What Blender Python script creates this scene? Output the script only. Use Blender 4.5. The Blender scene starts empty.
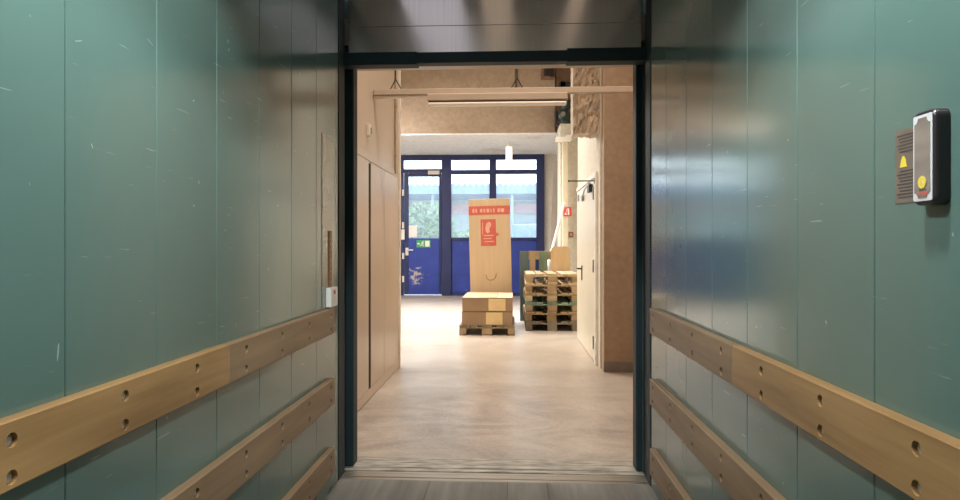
import bpy, bmesh, math, random
from mathutils import Vector, Matrix
random.seed(7)
sc = bpy.context.scene
C = sc.collection
PI = math.pi
# ------------------------------------------------------------------ camera geometry (used to survey the photograph)
F = 640.0; YAW = math.atan(32/640); EYE = 1.29
ca, sa = math.cos(YAW), math.sin(YAW)
def at(px, py, Y):
    """point of the photograph at world distance Y (metres in front of the camera)"""
    r = (px-480)/F; u = (246-py)/F
    dx, dy = r*ca-sa, r*sa+ca
    t = Y/dy
    return Vector((dx*t, Y, EYE+u*t))
# ------------------------------------------------------------------ materials
def nodes(name):
    m = bpy.data.materials.new(name); m.use_nodes = True
    nt = m.node_tree
    return m, nt, nt.nodes['Principled BSDF']
def L(nt, a, b): nt.links.new(a, b)
def N(nt, t, **kw):
    n = nt.nodes.new(t)
    for k, v in kw.items():
        if k in n.inputs: n.inputs[k].default_value = v
        else: setattr(n, k, v)
    return n
def coords(nt, scale=(1,1,1), loc=(0,0,0)):
    t = N(nt, 'ShaderNodeTexCoord'); m = N(nt, 'ShaderNodeMapping')
    m.inputs['Scale'].default_value = scale; m.inputs['Location'].default_value = loc
    L(nt, t.outputs['Object'], m.inputs['Vector']); return m.outputs['Vector']
def ramp(nt, fac, stops):
    r = N(nt, 'ShaderNodeValToRGB'); e = r.color_ramp.elements
    while len(e) < len(stops): e.new(0.5)
    for el, (p, c) in zip(e, stops):
        el.position = p; el.color = (*c, 1) if len(c) == 3 else c
    L(nt, fac, r.inputs['Fac']); return r.outputs['Color']
def mix(nt, fac, a, b, mode='MIX'):
    m = N(nt, 'ShaderNodeMix', data_type='RGBA', blend_type=mode)
    for s, v in ((0, fac), (6, a), (7, b)):
        if hasattr(v, 'links'): L(nt, v, m.inputs[s])
        elif s == 0: m.inputs[0].default_value = v
        else: m.inputs[s].default_value = (*v, 1)
    return m.outputs[2]
def simple(name, col, rough=.5, metal=0, var=.12, scale=6, bump=0, stretch=(1,1,1), spec=.5, detail=4):
    m, nt, b = nodes(name)
    n = N(nt, 'ShaderNodeTexNoise', Scale=scale, Detail=detail)
    L(nt, coords(nt, stretch), n.inputs['Vector'])
    lo = tuple(c*(1-var) for c in col); hi = tuple(min(1, c*(1+var)) for c in col)
    L(nt, ramp(nt, n.outputs['Fac'], [(.3, lo), (.7, hi)]), b.inputs['Base Color'])
    b.inputs['Roughness'].default_value = rough; b.inputs['Metallic'].default_value = metal
    b.inputs['Specular IOR Level'].default_value = spec
    if bump:
        bp = N(nt, 'ShaderNodeBump', Strength=bump, Distance=.01)
        L(nt, n.outputs['Fac'], bp.inputs['Height']); L(nt, bp.outputs['Normal'], b.inputs['Normal'])
    return m
def wood(name, c1, c2, axis=1, rough=.6, rnd=.0, scale=1.0, bump=.15):
    m, nt, b = nodes(name)
    s = [22*scale]*3; s[axis] = 1.2*scale
    v = coords(nt, tuple(s))
    n = N(nt, 'ShaderNodeTexNoise', Scale=1.6, Detail=6, Roughness=.6, Distortion=.4); L(nt, v, n.inputs['Vector'])
    col = ramp(nt, n.outputs['Fac'], [(.32, c1), (.68, c2)])
    s2 = [4.0]*3; s2[axis] = .9
    n2 = N(nt, 'ShaderNodeTexNoise', Scale=1.0, Detail=3); L(nt, coords(nt, tuple(s2)), n2.inputs['Vector'])
    col = mix(nt, .5, col, ramp(nt, n2.outputs['Fac'], [(.3, tuple(c*.72 for c in c1)), (.7, tuple(min(1, c*1.15) for c in c2))]))
    if rnd:
        oi = N(nt, 'ShaderNodeObjectInfo')
        hs = N(nt, 'ShaderNodeHueSaturation'); L(nt, col, hs.inputs['Color'])
        mp = N(nt, 'ShaderNodeMapRange'); mp.inputs['To Min'].default_value = 1-rnd; mp.inputs['To Max'].default_value = 1+rnd
        L(nt, oi.outputs['Random'], mp.inputs['Value']); L(nt, mp.outputs['Result'], hs.inputs['Value'])
        mp2 = N(nt, 'ShaderNodeMapRange'); mp2.inputs['To Min'].default_value = 1+rnd*.6; mp2.inputs['To Max'].default_value = 1-rnd*.6
        L(nt, oi.outputs['Random'], mp2.inputs['Value']); L(nt, mp2.outputs['Result'], hs.inputs['Saturation'])
        col = hs.outputs['Color']
    L(nt, col, b.inputs['Base Color']); b.inputs['Roughness'].default_value = rough
    bp = N(nt, 'ShaderNodeBump', Strength=bump, Distance=.004)
    L(nt, n.outputs['Fac'], bp.inputs['Height']); L(nt, bp.outputs['Normal'], b.inputs['Normal'])
    return m
def emit(name, col, s):
    m, nt, b = nodes(name)
    b.inputs['Base Color'].default_value = (*col, 1)
    b.inputs['Emission Color'].default_value = (*col, 1); b.inputs['Emission Strength'].default_value = s
    return m

def green_paint():
    m, nt, b = nodes('green_gloss_paint')
    n = N(nt, 'ShaderNodeTexNoise', Scale=1.4, Detail=3); L(nt, coords(nt), n.inputs['Vector'])
    col = ramp(nt, n.outputs['Fac'], [(.3, (.094, .166, .147)), (.7, (.112, .188, .166))])
    # long shallow scratches and small chips with a shape of their own
    def scratch(rot, sc_, lo, hi, seed):
        t = N(nt, 'ShaderNodeTexCoord'); mp = N(nt, 'ShaderNodeMapping')
        mp.inputs['Rotation'].default_value = (rot, 0, 0); mp.inputs['Scale'].default_value = sc_; mp.inputs['Location'].default_value = (seed,)*3
        L(nt, t.outputs['Object'], mp.inputs['Vector'])
        q = N(nt, 'ShaderNodeTexNoise', Scale=1, Detail=2); L(nt, mp.outputs['Vector'], q.inputs['Vector'])
        return ramp(nt, q.outputs['Fac'], [(lo, (0,0,0)), (hi, (1,1,1))])
    s1 = scratch(.5, (1, 5, 95), .735, .77, 3.1)
    s2 = scratch(-.9, (1, 7, 120), .745, .78, 8.3)
    s3 = scratch(0, (1, 34, 26), .765, .79, 1.7)
    s4 = scratch(1.5, (1, 9, 100), .75, .785, 5.2)
    for s, f in ((s1, .3), (s2, .28), (s3, .45), (s4, .28)):
        g = N(nt, 'ShaderNodeMath', operation='MULTIPLY'); L(nt, s, g.inputs[0]); g.inputs[1].default_value = f
        col = mix(nt, g.outputs[0], col, (.50, .55, .50))
    L(nt, col, b.inputs['Base Color'])
    r = N(nt, 'ShaderNodeTexNoise', Scale=5, Detail=4); L(nt, coords(nt), r.inputs['Vector'])
    mr = N(nt, 'ShaderNodeMapRange'); mr.inputs['To Min'].default_value = .13; mr.inputs['To Max'].default_value = .19
    L(nt, r.outputs['Fac'], mr.inputs['Value']); L(nt, mr.outputs['Result'], b.inputs['Roughness'])
    b.inputs['Specular IOR Level'].default_value = 1.0
    w = N(nt, 'ShaderNodeTexNoise', Scale=2.2, Detail=2); L(nt, coords(nt), w.inputs['Vector'])
    bp = N(nt, 'ShaderNodeBump', Strength=.12, Distance=.02)
    L(nt, w.outputs['Fac'], bp.inputs['Height']); L(nt, bp.outputs['Normal'], b.inputs['Normal'])
    return m

def concrete_floor():
    m, nt, b = nodes('hall_concrete')
    v = coords(nt)
    n = N(nt, 'ShaderNodeTexNoise', Scale=.7, Detail=8, Roughness=.62, Distortion=.8); L(nt, v, n.inputs['Vector'])
    col = ramp(nt, n.outputs['Fac'], [(.3, (.33, .27, .22)), (.5, (.44, .37, .305)), (.72, (.56, .495, .43))])
    # dragged scuff marks across the entry
    q = N(nt, 'ShaderNodeTexNoise', Scale=1.0, Detail=5, Roughness=.65, Distortion=2.2); L(nt, coords(nt, (1.2, 1.6, 1)), q.inputs['Vector'])
    near = N(nt, 'ShaderNodeSeparateXYZ'); L(nt, v, near.inputs[0])
    mr = N(nt, 'ShaderNodeMapRange'); mr.inputs['From Min'].default_value = 7.2; mr.inputs['From Max'].default_value = 4.6
    L(nt, near.outputs['Y'], mr.inputs['Value'])
    sc1 = ramp(nt, q.outputs['Fac'], [(.36, (1,1,1)), (.62, (.05,.05,.05))])
    g = N(nt, 'ShaderNodeMath', operation='MULTIPLY'); L(nt, mr.outputs['Result'], g.inputs[0]); L(nt, sc1, g.inputs[1])
    g2 = N(nt, 'ShaderNodeMath', operation='MULTIPLY'); L(nt, g.outputs[0], g2.inputs[0]); g2.inputs[1].default_value = .75
    col = mix(nt, g2.outputs[0], col, (.20, .165, .15))
    f = N(nt, 'ShaderNodeTexNoise', Scale=38, Detail=5); L(nt, v, f.inputs['Vector'])
    col = mix(nt, .10, col, ramp(nt, f.outputs['Fac'], [(.35, (.2, .17, .14)), (.65, (.75, .7, .62))]))
    L(nt, col, b.inputs['Base Color'])
    r = ramp(nt, n.outputs['Fac'], [(.3, (.42,)*3), (.7, (.28,)*3)])
    L(nt, r, b.inputs['Roughness'])
    bp = N(nt, 'ShaderNodeBump', Strength=.04, Distance=.01)
    L(nt, f.outputs['Fac'], bp.inputs['Height']); L(nt, bp.outputs['Normal'], b.inputs['Normal'])
    return m

def blue_door_paint():
    m, nt, b = nodes('worn_blue_paint')
    n = N(nt, 'ShaderNodeTexNoise', Scale=3, Detail=3); L(nt, coords(nt), n.inputs['Vector'])
    col = ramp(nt, n.outputs['Fac'], [(.3, (.018, .045, .30)), (.7, (.028, .066, .42))])
    t = N(nt, 'ShaderNodeTexCoord'); s = N(nt, 'ShaderNodeSeparateXYZ'); L(nt, t.outputs['Object'], s.inputs[0])
    # one big scuffed patch low on the door leaf plus a few chips along the bottom
    sub = N(nt, 'ShaderNodeVectorMath', operation='SUBTRACT'); L(nt, t.outputs['Object'], sub.inputs[0]); sub.inputs[1].default_value = PATCH
    sc2 = N(nt, 'ShaderNodeVectorMath', operation='MULTIPLY'); L(nt, sub.outputs[0], sc2.inputs[0]); sc2.inputs[1].default_value = (2.6, 0, 3.2)
    ln = N(nt, 'ShaderNodeVectorMath', operation='LENGTH'); L(nt, sc2.outputs[0], ln.inputs[0])
    z = N(nt, 'ShaderNodeMapRange'); z.inputs['From Min'].default_value = 1.25; z.inputs['From Max'].default_value = .2
    L(nt, ln.outputs['Value'], z.inputs['Value'])
    q = N(nt, 'ShaderNodeTexNoise', Scale=7, Detail=8, Roughness=.72); L(nt, coords(nt, (1, 1, 1.5)), q.inputs['Vector'])
    ad = N(nt, 'ShaderNodeMath', operation='MULTIPLY_ADD'); L(nt, z.outputs['Result'], ad.inputs[0]); ad.inputs[1].default_value = .17; L(nt, q.outputs['Fac'], ad.inputs[2])
    k = ramp(nt, ad.outputs[0], [(.655, (0,0,0)), (.69, (1,1,1))])
    col = mix(nt, k, col, (.50, .45, .42))
    L(nt, col, b.inputs['Base Color']); b.inputs['Roughness'].default_value = .4
    return m

def stained(name, base, stain, amount=.55, rough=.8, scale=1.3, bump=.15):
    m, nt, b = nodes(name)
    n = N(nt, 'ShaderNodeTexNoise', Scale=scale, Detail=7, Roughness=.65); L(nt, coords(nt), n.inputs['Vector'])
    col = ramp(nt, n.outputs['Fac'], [(amount-.12, base), (amount+.1, stain)])
    f = N(nt, 'ShaderNodeTexNoise', Scale=scale*14, Detail=6); L(nt, coords(nt), f.inputs['Vector'])
    col = mix(nt, .25, col, ramp(nt, f.outputs['Fac'], [(.35, tuple(c*.65 for c in base)), (.65, tuple(min(1, c*1.2) for c in base))]))
    L(nt, col, b.inputs['Base Color']); b.inputs['Roughness'].default_value = rough
    bp = N(nt, 'ShaderNodeBump', Strength=bump, Distance=.02)
    L(nt, f.outputs['Fac'], bp.inputs['Height']); L(nt, bp.outputs['Normal'], b.inputs['Normal'])
    return m

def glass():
    m, nt, b = nodes('hazed_glass')
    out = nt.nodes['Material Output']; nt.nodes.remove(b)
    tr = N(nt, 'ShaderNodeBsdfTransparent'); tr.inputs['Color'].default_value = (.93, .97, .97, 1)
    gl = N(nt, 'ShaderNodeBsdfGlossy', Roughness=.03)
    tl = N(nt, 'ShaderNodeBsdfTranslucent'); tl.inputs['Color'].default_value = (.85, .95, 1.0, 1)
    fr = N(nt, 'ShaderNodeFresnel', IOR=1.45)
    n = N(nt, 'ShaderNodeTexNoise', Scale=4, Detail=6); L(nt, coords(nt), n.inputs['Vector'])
    haze = ramp(nt, n.outputs['Fac'], [(.3, (.10,)*3), (.7, (.18,)*3)])  # glare haze built into the panes as milky translucency
    m1 = N(nt, 'ShaderNodeMixShader'); L(nt, haze, m1.inputs[0]); L(nt, tr.outputs[0], m1.inputs[1]); L(nt, tl.outputs[0], m1.inputs[2])
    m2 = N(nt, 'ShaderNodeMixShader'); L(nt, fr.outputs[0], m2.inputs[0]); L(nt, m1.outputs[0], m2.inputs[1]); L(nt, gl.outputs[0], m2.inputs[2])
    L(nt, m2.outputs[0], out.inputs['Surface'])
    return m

def brushed(name, col, rough, axis=2, aniso=0, arot=0):
    m, nt, b = nodes(name)
    s = [60, 60, 60]; s[axis] = .8
    n = N(nt, 'ShaderNodeTexNoise', Scale=1.5, Detail=4); L(nt, coords(nt, tuple(s)), n.inputs['Vector'])
    L(nt, ramp(nt, n.outputs['Fac'], [(.3, tuple(c*.93 for c in col)), (.7, tuple(c*1.05 for c in col))]), b.inputs['Base Color'])
    b.inputs['Metallic'].default_value = 1; b.inputs['Roughness'].default_value = rough
    if aniso:
        tg = N(nt, 'ShaderNodeTangent', direction_type='RADIAL', axis='Z'); L(nt, tg.outputs[0], b.inputs['Tangent'])
        b.inputs['Anisotropic'].default_value = aniso; b.inputs['Anisotropic Rotation'].default_value = arot
    return m

PATCH = (-.25, 0, .50)
M = {}
M['green'] = green_paint()
M['frame'] = simple('dark_green_steel', (.018, .034, .040), .55, .0, .15, 3, spec=.25)
M['frame_edge'] = simple('pale_frame_edge', (.17, .20, .19), .35, .3, .2, 8)
M['transom'] = brushed('brushed_transom_steel', (.66, .62, .61), .2, 2)
M['dark'] = simple('dark_gap', (.012, .012, .012), .8)
M['rail_gold'] = wood('golden_rail_wood', (.17, .085, .03), (.45, .265, .11), 1, .42, 0, .6)
M['rail_grey'] = wood('greyish_rail_wood', (.14, .085, .045), (.34, .22, .125), 1, .48, 0, .6)
M['bolt'] = simple('zinc_bolt', (.62, .58, .52), .35, .8, .2, 40)
M['cabfloor'] = wood('worn_lift_planks', (.15, .135, .115), (.31, .285, .25), 1, .65, 0, .7)
M['alu'] = brushed('worn_sill_metal', (.42, .38, .33), .42, 0)
M['alu2'] = simple('scuffed_sill', (.34, .31, .265), .55, .2, .55, 7, .2, (1, 5, 1), .5, 7)
M['ceil'] = simple('lift_ceiling_paint', (.74, .68, .66), .5)
M['ceil_white'] = emit('cool_reflection_glow', (.92, .90, 1.0), .5)  # glow added to ceiling panels to streak the transom's reflection
M['ceil_tan'] = emit('warm_reflection_glow', (1.0, .80, .62), .30)  # warmer added glow for the tan streaks in the transom
M['floor'] = concrete_floor()
M['cream'] = simple('cream_gloss_wall', (.56, .455, .355), .33, 0, .05, 1.2)
M['cream_door'] = simple('cream_gloss_door', (.585, .475, .37), .30, 0, .04, 1.5)
M['white_trim'] = simple('pale_trim', (.82, .78, .70), .45)
M['pillar'] = stained('tan_pillar_plaster', (.40, .285, .19), (.34, .245, .165), .55, .6)
M['greybase'] = simple('grey_skirting', (.23, .19, .16), .5)
M['white_wall'] = stained('white_wall_plaster', (.64, .60, .515), (.57, .52, .44), .6, .7)
M['back_wall'] = stained('pale_back_wall', (.68, .66, .63), (.56, .53, .50), .55, .8)
M['white_door'] = simple('white_door_paint', (.77, .72, .60), .35, 0, .03, 2)
M['black'] = simple('black_plastic', (.028, .020, .023), .3)
M['black_metal'] = simple('black_metal', (.03, .03, .032), .4, .5)
M['steel'] = simple('grey_steel', (.42, .42, .42), .35, .8)
M['beam'] = stained('rough_beam_render', (.42, .325, .245), (.33, .245, .18), .52, .9, 1.0, .5)
M['soffit'] = stained('peeling_soffit_paint', (.88, .90, .93), (.58, .40, .25), .63, .85, .7, .3)
M['foil'] = simple('crinkled_tan_wrap', (.50, .41, .31), .45, 0, .3, 9, 1.0, (1, 1, .6), .5, 6)
M['brown_panel'] = simple('brown_duct_panel', (.20, .125, .08), .7, 0, .2)
M['pump'] = simple('dark_green_casting', (.02, .045, .042), .4, 0, .3, 12)
M['hall_ceiling'] = simple('hall_ceiling', (.48, .42, .35), .9)
M['blue'] = blue_door_paint()
M['blue_frame'] = simple('navy_frame_paint', (.018, .030, .125), .4, 0, .15, 3)
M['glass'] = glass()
M['carton'] = simple('kraft_carton', (.46, .32, .19), .75, 0, .07, 3, 0, (2, 2, .4))
M['carton_tall'] = simple('pale_kraft_carton', (.50, .36, .215), .72, 0, .06, 3, 0, (6, 2, .3))
M['carton_dark'] = simple('brown_kraft_carton', (.31, .20, .115), .75, 0, .08, 3)
M['tape'] = simple('yellow_label_paper', (.68, .52, .25), .5, 0, .06)
M['tape_clear'] = simple('glossy_parcel_tape', (.66, .53, .36), .22, 0, .05)
M['red_print'] = simple('red_print', (.50, .10, .07), .6, 0, .1, 20)
M['pale_print'] = simple('pale_print', (.62, .33, .25), .6)
M['ink'] = simple('dark_ink', (.10, .07, .05), .7)
M['pal'] = wood('pallet_pine', (.34, .24, .13), (.55, .42, .25), 1, .75, .22)
M['pal_x'] = wood('pallet_pine_cross', (.30, .205, .105), (.46, .335, .19), 0, .75, .22)
M['pal_block'] = wood('pallet_block', (.27, .17, .095), (.44, .30, .17), 1, .8, .28)
M['pal_dark'] = wood('weathered_pallet', (.12, .095, .06), (.24, .19, .12), 1, .8, .25)
M['pal_green'] = wood('green_stained_pallet', (.09, .15, .11), (.22, .28, .18), 1, .7, .2)
M['pal_teal'] = wood('teal_painted_board', (.06, .11, .12), (.15, .21, .20), 1, .6, .15)
M['ply'] = wood('plywood_sheet', (.50, .34, .17), (.66, .48, .27), 2, .6)
M['plank'] = wood('grey_plank', (.28, .24, .20), (.42, .37, .31), 2, .8)
M['white_plastic'] = simple('white_plastic', (.82, .80, .75), .4, 0, .03)
M['cream_pipe'] = simple('cream_painted_pipe', (.70, .62, .46), .4, 0, .05)
M['trunk'] = simple('tan_trunking_paint', (.45, .37, .29), .45, 0, .06)
M['tube'] = emit('batten_diffuser', (.80, .72, .60), .12)
M['pendant'] = emit('pendant_glow', (1.0, .93, .80), 1.1)
M['green_sign'] = simple('green_sign', (.07, .36, .16), .4, 0, .05)
M['white_sign'] = simple('white_sign', (.85, .88, .82), .4, 0, .03)
M['red_sign'] = simple('red_sign', (.68, .06, .04), .4, 0, .06)
M['yellow'] = simple('yellow_label', (.80, .60, .06), .4, 0, .08, 20)
M['sticker'] = simple('brown_sticker', (.17, .13, .10), .5, 0, .1, 15)
M['sticker_text'] = simple('sticker_text', (.07, .055, .05), .6)
M['bronze'] = simple('bronze_face', (.40, .34, .30), .25, .45, .25, 18, 0, (1, .3, 1))
M['silver'] = simple('pale_silver', (.80, .81, .84), .22, .25, .05)  # bright reflected light put into a pale, barely metallic colour
M['redbrown'] = simple('red_brown_strip', (.27, .11, .06), .4)
M['grey_panel'] = simple('grey_green_plate', (.27, .27, .23), .2, .5, .08)
M['asphalt'] = simple('pale_paving', (.30, .31, .34), .9, 0, .15)
M['canopy'] = simple('blue_grey_canopy', (.14, .21, .37), .6, 0, .1)
M['shop'] = simple('pale_shop_wall', (.34, .41, .45), .8, 0, .08)
M['pink'] = simple('pink_band', (.48, .26, .28), .7)
M['leaf'] = simple('leaf_green', (.16, .27, .14), .6, 0, .4, 3)
M['bark'] = simple('bark', (.12, .09, .07), .9)
M['container'] = simple('blue_grey_sheet', (.26, .36, .52), .6)
M['scuff'] = simple('pale_scuff', (.23, .31, .28), .6)
M['paper'] = simple('white_paper', (.88, .88, .88), .8, 0, .02)

# ------------------------------------------------------------------ object helpers
def tag(o, label=None, cat=None, group=None, kind=None):
    if label: o['label'] = label
    if cat: o['category'] = cat
    if group: o['group'] = group
    if kind: o['kind'] = kind
    return o
def thing(name, label, cat, loc, group=None, rz=0):
    o = bpy.data.objects.new(name, None); C.objects.link(o); o.empty_display_size = .1
    o.location = loc; o.rotation_euler.z = rz
    return tag(o, label, cat, group)
class MB:
    def __init__(s): s.b = bmesh.new()
    def add(s, verts, faces):
        v = [s.b.verts.new(p) for p in verts]
        for f in faces:
            try: s.b.faces.new([v[i] for i in f])
            except ValueError: pass
        return v
    def box(s, x0, x1, y0, y1, z0, z1, bev=0, seg=1):
        t = bmesh.new()
        bmesh.ops.create_cube(t, size=1)
        for v in t.verts:
            v.co = Vector((x0+(v.co.x+.5)*(x1-x0), y0+(v.co.y+.5)*(y1-y0), z0+(v.co.z+.5)*(z1-z0)))
        if bev: bmesh.ops.bevel(t, geom=list(t.edges), offset=bev, segments=seg, affect='EDGES', profile=.5)
        s.merge(t); return s
    def merge(s, t, mat=None):
        me = bpy.data.meshes.new('tmp'); t.to_mesh(me); t.free()
        if mat: me.transform(mat)
        s.b.from_mesh(me); bpy.data.meshes.remove(me)
    def cyl(s, p, q, r, n=14, r2=None):
        p, q = Vector(p), Vector(q); d = q-p
        t = bmesh.new()
        bmesh.ops.create_cone(t, cap_ends=True, segments=n, radius1=r, radius2=r if r2 is None else r2, depth=d.length)
        s.merge(t, Matrix.Translation((p+q)/2) @ d.to_track_quat('Z', 'Y').to_matrix().to_4x4()); return s
    def tube(s, pts, r, n=10):
        for a, b in zip(pts, pts[1:]): s.cyl(a, b, r, n)
        for a in pts[1:-1]: s.ball(a, r*1.02)
        return s
    def ball(s, c, r, sx=1, sy=1, sz=1):
        t = bmesh.new(); bmesh.ops.create_uvsphere(t, u_segments=14, v_segments=9, radius=r)
        s.merge(t, Matrix.Translation(c) @ Matrix.Diagonal((sx, sy, sz, 1))); return s
    def prism(s, poly, f0, f1):
        """poly: 2-D outline; f0, f1 map (u,v) to the two faces"""
        n = len(poly)
        vs = [f0(*p) for p in poly]+[f1(*p) for p in poly]
        fs = [tuple(range(n)), tuple(range(2*n-1, n-1, -1))]+[(i, (i+1) % n, n+(i+1) % n, n+i) for i in range(n)]
        s.add(vs, fs); return s
    def build(s, name, mat, parent=None, smooth=False, origin=None):
        bmesh.ops.recalc_face_normals(s.b, faces=list(s.b.faces))
        if parent is None:
            xs = [v.co.copy() for v in s.b.verts]
            lo = Vector([min(v[i] for v in xs) for i in range(3)]); hi = Vector([max(v[i] for v in xs) for i in range(3)])
            o0 = Vector(origin) if origin is not None else Vector(((lo.x+hi.x)/2, (lo.y+hi.y)/2, lo.z))
        else:
            o0 = Vector((0, 0, 0)); p = parent
            while p: o0 += p.location; p = p.parent
            if parent.get('local'): o0 = Vector((0, 0, 0))
        me = bpy.data.meshes.new(name)
        bmesh.ops.translate(s.b, verts=list(s.b.verts), vec=-o0)
        s.b.to_mesh(me); s.b.free()
        if mat: me.materials.append(M[mat])
        if smooth:
            for p in me.polygons: p.use_smooth = True
        o = bpy.data.objects.new(name, me); C.objects.link(o)
        if parent: o.parent = parent
        else: o.location = o0
        return o
def box(name, mat, b, parent=None, bev=0, seg=1, origin=None):
    return MB().box(*b, bev, seg).build(name, mat, parent, origin=origin)
def struct(name, mat, b, label, cat, bev=0):
    return tag(box(name, mat, b, None, bev, origin=(0, 0, 0)), label, cat, None, 'structure')

# ------------------------------------------------------------------ lift car
XL, XR = -.955, .745
Y0, YF = -.45, 3.475
CEIL = 2.76
def panel_wall(name, x_face, out, seams, label):
    mb = MB(); g = .0016
    ys = [Y0]+[s for s in seams if s < YF-.02]+[YF]
    for a, b in zip(ys, ys[1:]):
        x0, x1 = sorted((x_face, x_face+out*.02))
        mb.box(x0, x1, a+g, b-g, 0, CEIL, .0016)
    x0, x1 = sorted((x_face+out*.008, x_face+out*.03))
    mb.box(x0, x1, Y0, YF, 0, CEIL)
    return tag(mb.build(name, 'green', origin=(0, 0, 0)), label, 'wall', None, 'structure')
panel_wall('wall_left', XL, -1, [.27+.3515*k for k in range(-2, 10)], 'left lift wall of upright green painted panels')
panel_wall('wall_right', XR, 1, [.287+.3565*k for k in range(-2, 10)], 'right lift wall of upright green painted panels')
struct('wall_back', 'green', (XL-.03, XR+.03, Y0-.03, Y0, 0, CEIL), 'green lift wall behind the camera', 'wall')
for px, py, hh_, ww_, tl in ((58, 352, .05, .006, .1), (92, 146, .012, .007, -.5), (78, 41, .004, .03, .35), (150, 42, .004, .035, -.3)):
    t_ = XL/((px-480)/F*ca-sa); yy_ = ((px-480)/F*sa+ca)*t_; zz_ = EYE+(246-py)/F*t_
    rr_ = random.Random(px)
    pg = [(rr_.uniform(.6, 1)*math.cos(a*PI/5), rr_.uniform(.6, 1)*math.sin(a*PI/5)) for a in range(10)]
    f_ = lambda w: (lambda u, v: (XL+w, yy_+u*ww_*.5+v*hh_*.5*math.sin(tl), zz_+v*hh_*.5+u*ww_*.5*math.sin(tl)))
    MB().prism(pg, f_(0), f_(.0004)).build('scuff_mark', 'scuff', bpy.data.objects['wall_left'])
cf = struct('floor', 'cabfloor', (XL-.03, XR+.03, Y0, 3.5, -.05, 0), 'worn grey wooden floor of the lift car', 'floor')
for k, x in enumerate((-.45, -.025, .19)):
    box('floor_joint', 'dark', (x-.001, x+.001, Y0, 3.499, -.01, .0006), cf)
ce = struct('ceiling', 'ceil', (XL-.03, XR+.03, Y0, 3.62, CEIL, CEIL+.03), 'pale ceiling of the lift car', 'ceiling')
box('ceiling_panel', 'ceil_white', (-.66, -.30, .4, 3.45, CEIL-.012, CEIL), ce, .004)
box('ceiling_panel', 'ceil_tan', (-.18, .0, .4, 3.45, CEIL-.012, CEIL), ce, .004)
box('ceiling_panel', 'ceil_tan', (.34, .44, .4, 3.45, CEIL-.012, CEIL), ce, .004)

# transom over the doorway
tr = MB()
tr.box(-.93, .72, 3.6, 3.63, 2.385, 2.5335, .001).box(-.93, .72, 3.6, 3.63, 2.5355, CEIL, .001).box(-.93, .72, 3.61, 3.64, 2.385, CEIL)
tag(tr.build('wall_front', 'transom', origin=(0, 0, 0)), 'brushed metal transom panel above the lift doorway', 'wall', None, 'structure')
# door posts
def jamb(side):
    xw = XL if side < 0 else XR
    px_in = (343.5, 353.5) if side < 0 else (636, 643)
    xa, xb = at(px_in[0], 0, 3.69).x, at(px_in[1], 0, 3.69).x
    xo, xi = (xa, xb) if side < 0 else (xb, xa)
    mb = MB()
    mb.box(*sorted((xw-.03*-side*-1 if False else xw+side*.03, xw-side*.004)), YF, 3.60, .0, CEIL, .003)
    mb.box(*sorted((xw+side*.03, xo)), 3.60, 3.70, 0, CEIL, .003)
    mb.box(*sorted((xo+side*.02, xi)), 3.69, 3.79, .004, CEIL, .008, 2)
    o = mb.build('trim_1' if side < 0 else 'trim_2', 'frame', origin=(0, 0, 0))
    tag(o, 'dark green steel door post on the %s of the lift doorway' % ('left' if side < 0 else 'right'), 'door post', None, 'structure')
    e = MB().box(*sorted((xo-side*.002, xo+side*.004)), 3.684, 3.694, .004, 2.31, .001)
    e.build('edge_strip', 'frame_edge', o)  # thin paler strip along the post corner
    return o
jl, jr = jamb(-1), jamb(1)
# header in three steps
xl, x1, x2, xr = at(351, 0, 3.6).x, at(417, 0, 3.58).x, at(567, 0, 3.58).x, at(638, 0, 3.6).x
hd = MB().box(xl-.05, x1, 3.575, 3.66, 2.312, 2.384, .003).box(x1-.01, x2+.01, 3.588, 3.66, 2.322, 2.380, .003).box(x2, xr+.05, 3.57, 3.66, 2.314, 2.388, .003)
tag(hd.build('trim_3', 'frame', origin=(0, 0, 0)), 'dark door header rail in three steps across the doorway', 'door header', None, 'structure')
# sills
s = MB().box(XL, XR, 3.5, 3.535, -.04, .001, .002).box(XL, XR, 3.541, 3.59, -.04, .003, .002).box(XL, XR, 3.597, 3.63, -.04, .001, .002).box(XL, XR, 3.5, 3.63, -.05, -.008)
tag(s.build('trim_4', 'alu', origin=(0, 0, 0)), 'grooved metal sill of the lift car', 'sill', None, 'structure')
s = MB().box(-.98, .78, 3.645, 3.69, -.04, .0015, .002).box(-.98, .78, 3.698, 3.775, -.04, .003, .002).box(-.98, .78, 3.782, 3.875, -.04, .002, .002).box(-.98, .78, 3.645, 3.875, -.05, -.008)
tag(s.build('trim_5', 'alu2', origin=(0, 0, 0)), 'scuffed grooved sill of the landing doorway', 'sill', None, 'structure')

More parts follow.
